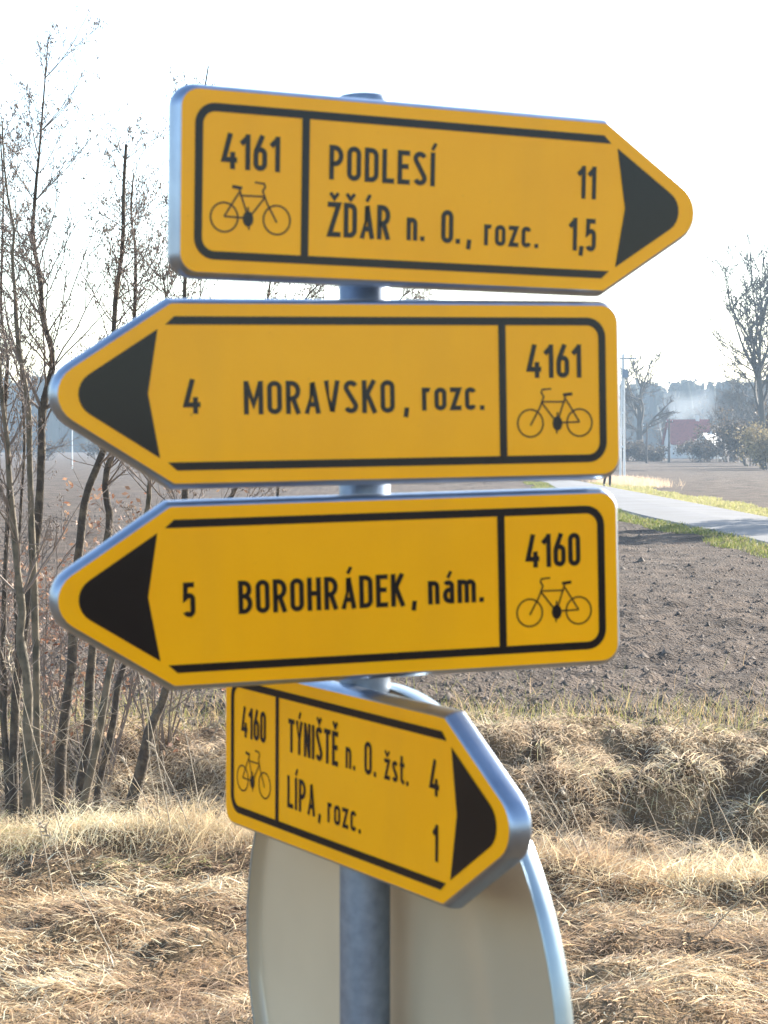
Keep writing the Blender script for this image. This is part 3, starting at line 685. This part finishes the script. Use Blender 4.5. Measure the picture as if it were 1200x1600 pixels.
for k, (x, y, Y, rx, rz) in enumerate([(150, 1130, 17.0, .85, 2.1), (245, 1120, 17.6, .8, 2.2), (60, 1130, 17.5, .8, 2.0)]):
    p = at(x, y, Y); p[2] = height(p[0:1], p[1:2])[0]
    leafy_bush('shrub', p, rx, .6, rz, 11, 900, .030, RED, ['bare shrub with old reddish leaves behind the leaning stems', 'low shrub with reddish leaves behind the arrow tip of the BOROHRÁDEK sign', 'reddish leaved shrub behind the thick pale stem and tall dark tree'][k], 'shrub', 40+k, 'shrubs behind the bare trees')
# thin shoots and brambles round the stems
tb = TB(); R = random.Random(99)
for k in range(170):
    Y = R.uniform(13.3, 17.6); x = R.uniform(-3.6, -1.25) if R.random() < .85 else R.uniform(-1.2, 3.5); z0 = height(np.array([x]), np.array([Y]))[0]
    a = R.uniform(0, 2*pi); L = R.uniform(.4, 1.7); d = np.array([cos(a)*.45, sin(a)*.3, 1]); P = [np.array([x, Y, z0-.02])]
    dr = R.uniform(0, .55)
    for q in range(7):
        d = d+np.array([R.gauss(0, .10)+cos(a)*.05, R.gauss(0, .1), -dr*.35]); d /= np.linalg.norm(d); P.append(P[-1]+d*L/7)
    tb.tube(P, np.linspace(.0042, .0015, 8), 3)
    for s_ in range(3):
        b0 = P[R.randint(2, 6)]; v = np.array([R.gauss(0, 1), R.gauss(0, .6), R.uniform(.0, 1)]); v /= np.linalg.norm(v); tb.tube([b0, b0+v*.1, b0+v*.2+np.array([0, 0, .02])], [.0022, .0018, .001], 3)
tag(tb.build('bramble_shoots', M['twigpale']), 'tangle of thin pale shoots round the stems in the ditch', 'undergrowth', kind='stuff')
# tall dead stalks with seed heads
def stalk(x, y, L, lean, seed, label, head=True):
    R = random.Random(seed); p = on_ground(x, y, 0); Y = p[1]
    for _ in range(3):
        p = at(x, y, Y); Y = Y  # root seen at that pixel
    p[2] = height(p[0:1], p[1:2])[0]
    o = empty('dead_stalk', tuple(p), label, 'plant', 'tall dead stalks on the verge'); tb = TB(); d = np.array([lean, R.gauss(0, .1), 1.0]); d /= np.linalg.norm(d); P = [np.zeros(3)]
    for k in range(8):
        d = d+np.array([lean*.06+R.gauss(0, .03), R.gauss(0, .03), 0]); d /= np.linalg.norm(d); P.append(P[-1]+d*L/8)
    tb.tube(P, np.linspace(.0038, .0014, 9), 4); tb.build('stem', M['twigpale'], o)
    if head:
        hb = TB()
        for k in range(16):
            q = P[-1]-d*R.uniform(0, .09); v = d*.6+np.array([R.gauss(0, .5), R.gauss(0, .5), R.gauss(0, .4)]); v /= np.linalg.norm(v); hb.tube([q, q+v*.018, q+v*.04], [.0018, .004, .001], 4)
        hb.build('seed_head', M['twigpale'], o)
STL = 'tall dead stalk with a feathery seed head in the bleached grass before the bare trees'
STR = 'dead stalk with a seed head leaning over the ditch before the tussock bank'
for k, (x, y, L, lean) in enumerate([(120, 1400, 1.5, -.18), (255, 1345, .95, -.20), (270, 1350, 1.25, -.16), (318, 1335, .75, -.25), (350, 1330, .55, .02), (338, 1335, .62, .15), (250, 1340, .5, -.5), (85, 1420, 1.35, -.12),
                                  (300, 1345, .6, -.45), (180, 1500, .75, -.5), (1055, 1360, .62, -.30), (1075, 1365, .50, .12), (1165, 1355, .70, -.32), (1130, 1350, .60, -.22), (910, 1380, .65, -.45), (900, 1375, .52, -.55), (925, 1385, .45, -.3), (1110, 1480, .8, .75)]):
    stalk(x, y, L, lean, 300+k, STL if x < 600 else STR)

# ------------------------------------------------------------------ far things
def bare_tree(name, base, h, r0, label, seed, nb=9, spread=.85, fork=.3, depth=3, group='bare trees at the far edge of the field', kids=5, up=.2, rmin=.02, lean=0):
    R = random.Random(seed); root = empty(name, tuple(base), label, 'tree', group); tb = TB(); P = [np.zeros(3)]
    n = 10
    for k in range(n): P.append(P[-1]+np.array([R.gauss(lean, .02)*h/n*2, R.gauss(0, .03)*h/n, h*.75/n]))
    P[0] = P[0]-np.array([0, 0, .3]); P = np.array(P); t = np.linspace(0, 1, n+1); rad = r0*(1-t*.85); tb.tube(P, rad, 9); tb.build('trunk', M['fartwig'], root)
    cb = TB(); ends = []
    def bo(p, d, L, r, dep):
        m = 6; Q = [np.array(p)]; d = np.array(d)/np.linalg.norm(d)
        for k in range(m): d = d+np.array([R.gauss(0, .16), R.gauss(0, .16), R.gauss(0, .1)+up/m]); d /= np.linalg.norm(d); Q.append(Q[-1]+d*L/m)
        Q = np.array(Q); cb.tube(Q, np.maximum(np.linspace(r, r*.3, m+1), rmin), 4 if r > .05 else 3)
        if dep == 0: return
        for k in range(kids):
            u = R.uniform(.2, .98); i0 = min(int(u*m), m-1); dd = Q[i0+1]-Q[i0]; dd /= np.linalg.norm(dd); v = np.array([R.gauss(0, 1), R.gauss(0, 1), R.gauss(0, 1)]); v -= dd*(v@dd); v /= np.linalg.norm(v)
            bo(Q[i0], dd*cos(.7)+v*sin(.7), L*R.uniform(.35, .6), r*.5, dep-1)
    for k in range(nb):
        u = fork+(1-fork)*(k+R.random())/nb; i0 = min(int(u*n), n-1); a = R.uniform(0, 2*pi); sp = spread*R.uniform(.6, 1.2)*(1.1-.6*u)
        bo(P[i0], (cos(a)*sin(sp), sin(a)*sin(sp), cos(sp)), h*R.uniform(.34, .58)*(1.25-.6*u), r0*.5*(1.15-u*.7), depth)
    cb.build('crown', M['fartwig'], root); return root
def gpt(x, Y): p = at(x, 800, Y); p[2] = 0; return p
bare_tree('oak_tree', gpt(1000, 285), 15.0, .60, 'spreading bare oak behind the bushes at the field edge', 11, 11, 1.0, .32, 3, kids=4, rmin=.035)
bare_tree('birch_tree', gpt(1193, 200), 20.5, .42, 'tall slender bare tree with pale upswept branches at the field edge', 12, 15, .62, .35, 3, kids=5, up=.45, rmin=.032, lean=-.01)
bare_tree('oak_tree', gpt(1150, 300), 11.0, .45, 'bare tree with drooping outer branches beside the red roofed house', 13, 10, 1.05, .25, 3, kids=4, rmin=.03)
bare_tree('oak_tree', gpt(1235, 230), 10.5, .40, 'bushy bare tree next to the tall slender tree', 14, 11, .95, .2, 3, kids=4, rmin=.028)
bare_tree('oak_tree', gpt(1110, 380), 12.0, .4, 'bare tree behind the red roofed house', 15, 9, .9, .25, 3, kids=4, rmin=.03)
bare_tree('oak_tree', gpt(1180, 250), 8.0, .35, 'low bare tree among the brown bushes under the tall slender tree', 16, 11, .95, .15, 3, kids=4, rmin=.028)
for k, (x, Y, h, lb) in enumerate([(1122, 352, 10.5, 'slim bare tree rising behind the pale roofed shed'), (1142, 285, 11.5, 'rounded bare tree standing over the broad dark bush'), (1160, 265, 11.5, 'bare tree just before the low brown bushes beside the tall slender tree'),
                                   (1205, 300, 13.5, 'dense bare tree behind the tall slender tree'), (1185, 330, 14.0, 'bare tree far behind the tall slender tree'), (975, 330, 10.5, 'bare tree behind the power pole'), (1038, 350, 9.0, 'small bare tree beside the gable of the red roofed house')]):
    bare_tree('ash_tree', gpt(x, Y), h, .3, lb, 120+k, 10, .85, .15, 3, kids=4, rmin=.024)
BR = [(.075, .055, .04), (.11, .085, .06), (.055, .045, .036), (.15, .11, .07)]
bl = [(985, 276, 3.4, 2.2, 'dark low bush at the foot of the spreading oak'), (1020, 279, 2.2, 1.4, 'small bush between the two telephone poles'), (1085, 274, 3.2, 1.9, 'dark rounded bush below the red roofed house'),
      (1116, 272, 4.0, 2.2, 'broad dark bush in front of the white roofed shed'), (1140, 268, 3.6, 3.6, 'brown bush beside the broad dark bush'), (1172, 225, 3.8, 4.4, 'tall brown bush under the tall slender tree'), (1200, 190, 3.0, 3.4, 'yellowish brown bush by the tall slender tree trunk'),
      (1228, 205, 4.0, 5.0, 'high brown thicket beyond the tall slender tree'), (940, 280, 3.4, 2.4, 'dark bush behind the power pole')]
for k, (x, Y, rx, rz, lb) in enumerate(bl): leafy_bush('bush', gpt(x, Y), rx*1.25, 1.8, rz*1.15, 16, 3200, .17, BR if k not in (6,) else [(.30, .24, .13), (.24, .19, .11)], lb, 'bush', 60+k, 'bushes at the far edge of the field', 'fartwig')
for k, x in enumerate(range(-30, 900, 62)):
    leafy_bush('bush', gpt(x+random.uniform(-20, 20), 285+random.uniform(-8, 25)), random.uniform(3.5, 5), 1.8, random.uniform(2.2, 5.0), 10, 900, .2, BR, 'brown bush in the hedge line beyond the field, behind stems and signs', 'bush', 90+k, 'hedge line bushes', 'fartwig')
# house with red roof
def house(name, c, wx, dy, wall, ridge, roofmat, label, rot=0, wins=3):
    o = empty(name, tuple(c), label, 'house'); o.rotation_euler = (0, 0, rot); x = wx/2; y = dy/2
    MB().add([(-x, -y, 0), (x, -y, 0), (x, y, 0), (-x, y, 0), (-x, -y, wall), (x, -y, wall), (x, y, wall), (-x, y, wall), (-x, 0, ridge-.1), (x, 0, ridge-.1)],
             [(0, 1, 5, 4), (2, 3, 7, 6), (1, 2, 6, 9, 5), (3, 0, 4, 8, 7)]).build('wall', M['plaster'], o)
    e = .4; sl = (ridge-wall)/y
    r = MB()
    for s in (-1, 1):
        yo = s*(y+e); zo = wall-e*sl
        r.add([(-x-e, yo, zo), (x+e, yo, zo), (x+e, 0, ridge), (-x-e, 0, ridge), (-x-e, yo, zo+.18), (x+e, yo, zo+.18), (x+e, 0, ridge+.18), (-x-e, 0, ridge+.18)], [(0, 1, 2, 3), (4, 5, 6, 7), (0, 1, 5, 4), (1, 2, 6, 5), (3, 0, 4, 7)])
    rf = r.build('roof', roofmat, o); MB().box(x*.4, x*.4+.6, -.3, .3, ridge-.6, ridge+.9).build('chimney', M['plaster'], rf)
    for k in range(wins):
        cx = -x+(k+.5)*wx/wins; wn = MB().box(cx-.5, cx+.5, -y-.04, -y-.002, 1.0, 2.2).build('window', M['white'], o)
        MB().box(cx-.42, cx+.42, -y-.05, -y-.041, 1.08, 2.12).build('pane', M['glass'], wn)
    return o
house('farmhouse', gpt(1074, 340), 6.4, 7.5, 2.6, 6.2, M['roof'], 'small house with a red roof behind the dark bushes', 0.05)
house('shed', gpt(1108, 330), 4.0, 4.0, 1.7, 3.9, M['white'], 'low shed with a pale roof beside the red roofed house', .9, 1)
# poles
def telephone_pole(x, Y, h, label, r=.11):
    p = gpt(x, Y); o = empty('telephone_pole', tuple(p), label, 'pole', 'wooden telephone poles'); b = MB(); b.tube([(0, 0, -.3), (0, 0, h)], [r*1.2, r*.8], 8); b.build('shaft', M['wood'], o)
    MB().box(-.5, .5, -.14, -.06-.03, h-.5, h-.38).build('crossarm', M['wood'], o)
    for s in (-.4, .4): b = MB(); b.tube([(s, -.11, h-.38), (s, -.11, h-.25)], [.04, .03], 6); b.build('insulator', M['white'], o)
    return p
p1 = telephone_pole(1045, 262, 5.6, 'dark wooden telephone pole in front of the small bush', .14); p2 = telephone_pole(1010, 255, 5.0, 'thin grey telephone pole before the spreading oak', .12)
p3 = telephone_pole(960, 250, 5.0, 'telephone pole hidden behind the edge of the MORAVSKO sign', .12)
for a, b_ in ((p1, p2), (p2, p3)):
    t = np.linspace(0, 1, 12)[:, None]; A = a+np.array([0, -.1, 4.9 if a is p1 else 4.6]); Bq = b_+np.array([0, -.1, 4.6]); W_ = A*(1-t)+Bq*t; W_[:, 2] -= 4*.55*(t*(1-t))[:, 0]
    tb = TB(); tb.tube(W_, .02, 4); tag(tb.build('telephone_wire', M['wood']), 'sagging wire from the thin grey pole ' + ('to the dark wooden pole' if a is p1 else 'to the pole behind the sign'), 'wire')
p = on_ground(972.5, 752); o = empty('power_pole', tuple(p), 'pale concrete power pole with two legs at the roadside', 'pole')
HP = 8.3
for s, hh in ((.13, HP), (-.16, HP)):
    b = MB(); b.tube([(s, 0, -.3), (s*.25+.03, 0, hh)], [.075, .055], 10); b.build('leg', M['concrete'], o)
for zz in (2.2, 4.4, 6.4): MB().box(-.14, .12, -.04, .04, zz, zz+.12).build('brace', M['concrete'], o)
MB().box(-.9, .9, -.05, .05, HP-.35, HP-.25).build('crossarm', M['zinc'], o)
for s in (-.8, 0, .8): b = MB(); b.tube([(s, 0, HP-.25), (s, 0, HP-.12), (s, 0, HP+.02)], [.05, .07, .03], 8); b.build('insulator', M['white'], o)
MB().box(-.02, .34, -.16, .10, 6.75, 7.3).build('junction_box', M['zinc'], o)
p = at(113, 712, 200); p[2] = 0; o = empty('marker_post', tuple(p), 'thin white marker post standing in the field behind the bare stems', 'post')
b = MB(); b.tube([(0, 0, -.2), (0, 0, 4.6)], [.055, .045], 8); b.build('shaft', M['white'], o); b = MB(); b.tube([(0, 0, 4.6), (0, 0, 4.75)], [.1, .05], 8); b.build('cap', M['wood'], o)
# heap of brown brushwood by the road
p = on_ground(1001, 757); R = random.Random(5); o = empty('brushwood_heap', tuple(p), 'small dark brown heap of brushwood beside the road by the power pole', 'heap')
tb = TB()
for k in range(220):
    c = np.array([R.gauss(0, .24), R.gauss(0, .2), 0]); hh = .42*math.exp(-(c[0]/.4)**2); c[2] = R.uniform(.0, max(hh, .05)); a = R.uniform(0, pi); d = np.array([cos(a), sin(a), R.gauss(0, .25)])*R.uniform(.1, .3); tb.tube([c-d, c, c+d], [.012, .02, .010], 4)
tb.build('sticks', M['twig'], o)
mb = MB(); rg = []
for k in range(4):
    rr_ = [.42, .34, .2, .03][k]; zz = [-.03, .18, .30, .34][k]; rg.append([(rr_*cos(a)*1.1*(1+.08*sin(3*a)), rr_*sin(a)*(1+.1*cos(2*a)), zz) for a in np.linspace(0, 2*pi, 14, endpoint=False)])
for r_ in rg: mb.V += r_
for a in range(3):
    for k in range(14): mb.F.append((a*14+k, a*14+(k+1) % 14, (a+1)*14+(k+1) % 14, (a+1)*14+k))
mb.build('core', M['wood'], o)

# ------------------------------------------------------------------ walker on the road
def skin_mesh(name, V, E, rad, m, parent, sub=2):
    me = bpy.data.meshes.new(name); me.from_pydata(V, E, []); me.update(); o = bpy.data.objects.new(name, me); C.objects.link(o); o.parent = parent
    md = o.modifiers.new('skin', 'SKIN'); me.materials.append(m)
    if not me.skin_vertices: me.attributes  # the layer is made by the modifier operator below when missing
    bm = __import__('bmesh').new(); bm.from_mesh(me); lay = bm.verts.layers.skin.verify()
    for v, r in zip(bm.verts, rad): v[lay].radius = r if isinstance(r, tuple) else (r, r); 
    bm.verts.ensure_lookup_table(); bm.verts[0][lay].use_root = True; bm.to_mesh(me); bm.free()
    s = o.modifiers.new('sub', 'SUBSURF'); s.levels = sub; s.render_levels = sub
    return o
pp = on_ground(949, 760.5, .11); o = empty('person', tuple(pp), 'person in dark trousers walking along the far end of the road', 'person'); o.rotation_euler = (0, 0, .3)
skinm = mat('skin', (.55, .35, .26), .6); coat = mat('grey_coat', (.30, .29, .31), .8); trou = mat('dark_trousers', (.02, .02, .025), .8); hair = mat('brown_hair', (.05, .03, .02), .7); shoe = mat('shoes', (.015, .015, .015), .5)
BV = [(0, 0, .95), (0, 0, 1.2), (0, 0, 1.42), (0, 0, 1.52), (0, -.01, 1.66), (0, -.01, 1.74), (.19, 0, 1.42), (.24, .06, 1.15), (.23, -.03, .92), (.23, -.06, .84), (-.19, 0, 1.42), (-.24, -.06, 1.15), (-.23, -.20, .95), (-.23, -.24, .88),
      (.09, 0, .9), (.10, -.14, .50), (.10, -.10, .08), (.10, -.24, .04), (-.09, 0, .9), (-.10, .08, .50), (-.10, .26, .12), (-.10, .16, .04)]
BE = [(0, 1), (1, 2), (2, 3), (3, 4), (4, 5), (2, 6), (6, 7), (7, 8), (8, 9), (2, 10), (10, 11), (11, 12), (12, 13), (0, 14), (14, 15), (15, 16), (16, 17), (0, 18), (18, 19), (19, 20), (20, 21)]
skin_mesh('body', BV, BE, [.13, .13, .14, .055, .095, .07, .06, .045, .035, .03, .06, .045, .035, .03, .085, .06, .04, .03, .085, .06, .04, .03], skinm, o)
skin_mesh('coat', [BV[k] for k in (0, 1, 2, 6, 7, 8, 10, 11, 12)]+[(0, 0, .78)], [(0, 1), (1, 2), (2, 3), (3, 4), (4, 5), (2, 6), (6, 7), (7, 8), (0, 9)], [.165, .155, .16, .08, .065, .055, .08, .065, .055, .17], coat, o)
skin_mesh('trousers', [BV[k] for k in (0, 14, 15, 16, 18, 19, 20)], [(0, 1), (1, 2), (2, 3), (0, 4), (4, 5), (5, 6)], [.15, .105, .082, .065, .105, .082, .065], trou, o)
skin_mesh('hair', [(0, .02, 1.70), (0, .03, 1.76), (0, .05, 1.66)], [(0, 1), (0, 2)], [.10, .06, .07], hair, o)
for a, b_ in ((16, 17), (20, 21)): skin_mesh('shoe', [BV[a], BV[b_]], [(0, 1)], [.055, .042], shoe, o, 1)

# ------------------------------------------------------------------ spruces beyond the frame that throw the shade on the road
def spruce(x, y, h, r, seed, label):
    R_ = np.random.default_rng(seed); o = empty('spruce_tree', (x, y, 0), label, 'tree', 'spruces by the road'); b = MB(); b.tube([(0, 0, -.2), (0, 0, h*.5), (0, 0, h*.97)], [.2, .12, .02], 8); b.build('trunk', M['bark'], o)
    n = 9000; t = R_.random(n)**.75; a = R_.uniform(0, 2*pi, n); rad = r*(1-t)*np.sqrt(R_.random(n))*(.85+.3*np.sin(t*60+a)); z = .8+(h-.8)*t-rad*.3
    p = np.stack([rad*np.cos(a), rad*np.sin(a), z], -1); d = np.stack([np.cos(a), np.sin(a), R_.uniform(-.6, .2, n)], -1); s_ = R_.uniform(.10, .22, (n, 1)); v = np.cross(d, R_.normal(0, 1, (n, 3))); v /= np.linalg.norm(v, axis=1, keepdims=True)
    V = np.stack([p-v*s_*.3, p+d*s_, p+v*s_*.3], 1).reshape(-1, 3); c = np.repeat(np.array([.035, .065, .025])*R_.uniform(.6, 1.5, (n, 1)), 3, 0)
    mesh_np('crown', V, np.arange(n*3).reshape(-1, 3), M['leafy'], o, col=c)
spruce(17.2, 67.6, 9.5, 2.7, 1, 'dense dark spruce by the road bend'); spruce(18.4, 63.5, 11.0, 2.8, 2, 'taller dense spruce next to the road spruce'); spruce(22.5, 69.5, 12, 2.8, 3, 'broad dense spruce behind the pair by the road')

# ------------------------------------------------------------------ far forest, smoke, haze
V = []; Fq = []; nb = 0; r_ = np.random.default_rng(3); cols = []
nT = 2600; X_ = r_.uniform(-420, 420, nT); Y_ = 560+r_.uniform(0, 130, nT); n1, n2 = 7, 5
Hh = (17+4*vnoise(X_*.02, Y_*.02, 4)+r_.uniform(-1.5, 1.5, nT)); W_ = r_.uniform(2.2, 3.8, nT)
tt = np.linspace(0, 1, n2); prof = np.array([.55, 1.0, .95, .75, .30])
a = np.linspace(0, 2*pi, n1, endpoint=False)
rr_ = .8*prof[None, :, None]*W_[:, None, None]*r_.uniform(.7, 1.3, (nT, n2, n1)); zz = (-.02+1.02*tt)[None, :, None]*Hh[:, None, None]+r_.normal(0, .4, (nT, n2, n1))
P = np.stack([X_[:, None, None]+rr_*np.cos(a), Y_[:, None, None]+rr_*np.sin(a), zz], -1).reshape(-1, 3)
i0 = (np.arange(nT)*n1*n2)[:, None, None]+(np.arange(n2-1)*n1)[None, :, None]; j = np.arange(n1)[None, None]
Fq = np.stack([i0+j, i0+(j+1) % n1, i0+n1+(j+1) % n1, i0+n1+j], -1).reshape(-1, 4)
c = np.repeat(np.array([.030, .034, .022])*r_.uniform(.6, 1.3, (nT, 1)), n1*n2, 0)
nl = 34; th = r_.uniform(0, 2*pi, (nT, nl)); hz = r_.random((nT, nl))**.8; rl_ = W_[:, None]*np.interp(hz, tt, prof)*r_.uniform(.75, 1.25, (nT, nl))
cp = np.stack([X_[:, None]+rl_*np.cos(th), Y_[:, None]+rl_*np.sin(th), (.03+1.0*hz)*Hh[:, None]+r_.normal(0, .5, (nT, nl))], -1).reshape(-1, 1, 3)
LV = (cp+r_.normal(0, .62, (nT*nl, 3, 3))).reshape(-1, 3); LV[:, 2] = np.maximum(LV[:, 2], .1)
lc = np.repeat(np.array([.050, .048, .032])*r_.uniform(.4, 1.5, (nT*nl, 1)), 3, 0)
tri = np.concatenate([Fq[:, [0, 1, 2]], Fq[:, [0, 2, 3]], np.arange(len(LV)).reshape(-1, 3)+len(P)])
tag(mesh_np('forest', np.concatenate([P, LV]), tri, M['farleaf'], col=np.concatenate([c, lc])), 'long dark forest edge on the hazy horizon', 'forest', kind='stuff')
def vol(name, V, Fs, dens, colr, aniso):
    m = bpy.data.materials.new(name); m.use_nodes = True; t = m.node_tree; t.nodes.remove(t.nodes['Principled BSDF'])
    v = t.nodes.new('ShaderNodeVolumePrincipled'); v.inputs['Density'].default_value = dens; v.inputs['Color'].default_value = (*colr, 1); v.inputs['Anisotropy'].default_value = aniso
    t.links.new(v.outputs[0], t.nodes['Material Output'].inputs['Volume'])
    return mesh_py(name, V, Fs, m)
# a drift of chimney smoke behind the house: three billows in one closed hull
sm = MB(); c0 = gpt(1072, 375)
import bmesh
bm = bmesh.new(); bmesh.ops.create_icosphere(bm, subdivisions=3, radius=1)
sv = [];
for v in bm.verts:
    x, y, z = v.co; k = 1+.18*sin(5*x+2)*cos(4*z)+.12*sin(7*y+3*z); sv.append((c0[0]+x*5.5*k+z*1.2, c0[1]+y*4*k, 7.6+z*4.6*k))
tag(vol('smoke', sv, [tuple(q.index for q in f.verts) for f in bm.faces], .022, (.9, .95, 1), .3), 'pale blue smoke drifting behind the red roof', 'smoke', kind='stuff'); bm.free()
hb = MB().box(-1600, 1600, -1600, 1600, -2.0, 36.0)
tag(vol('haze', hb.V, hb.F, .00040, (.62, .80, 1.0), .15), 'thin blue haze over the fields', 'haze', kind='stuff')
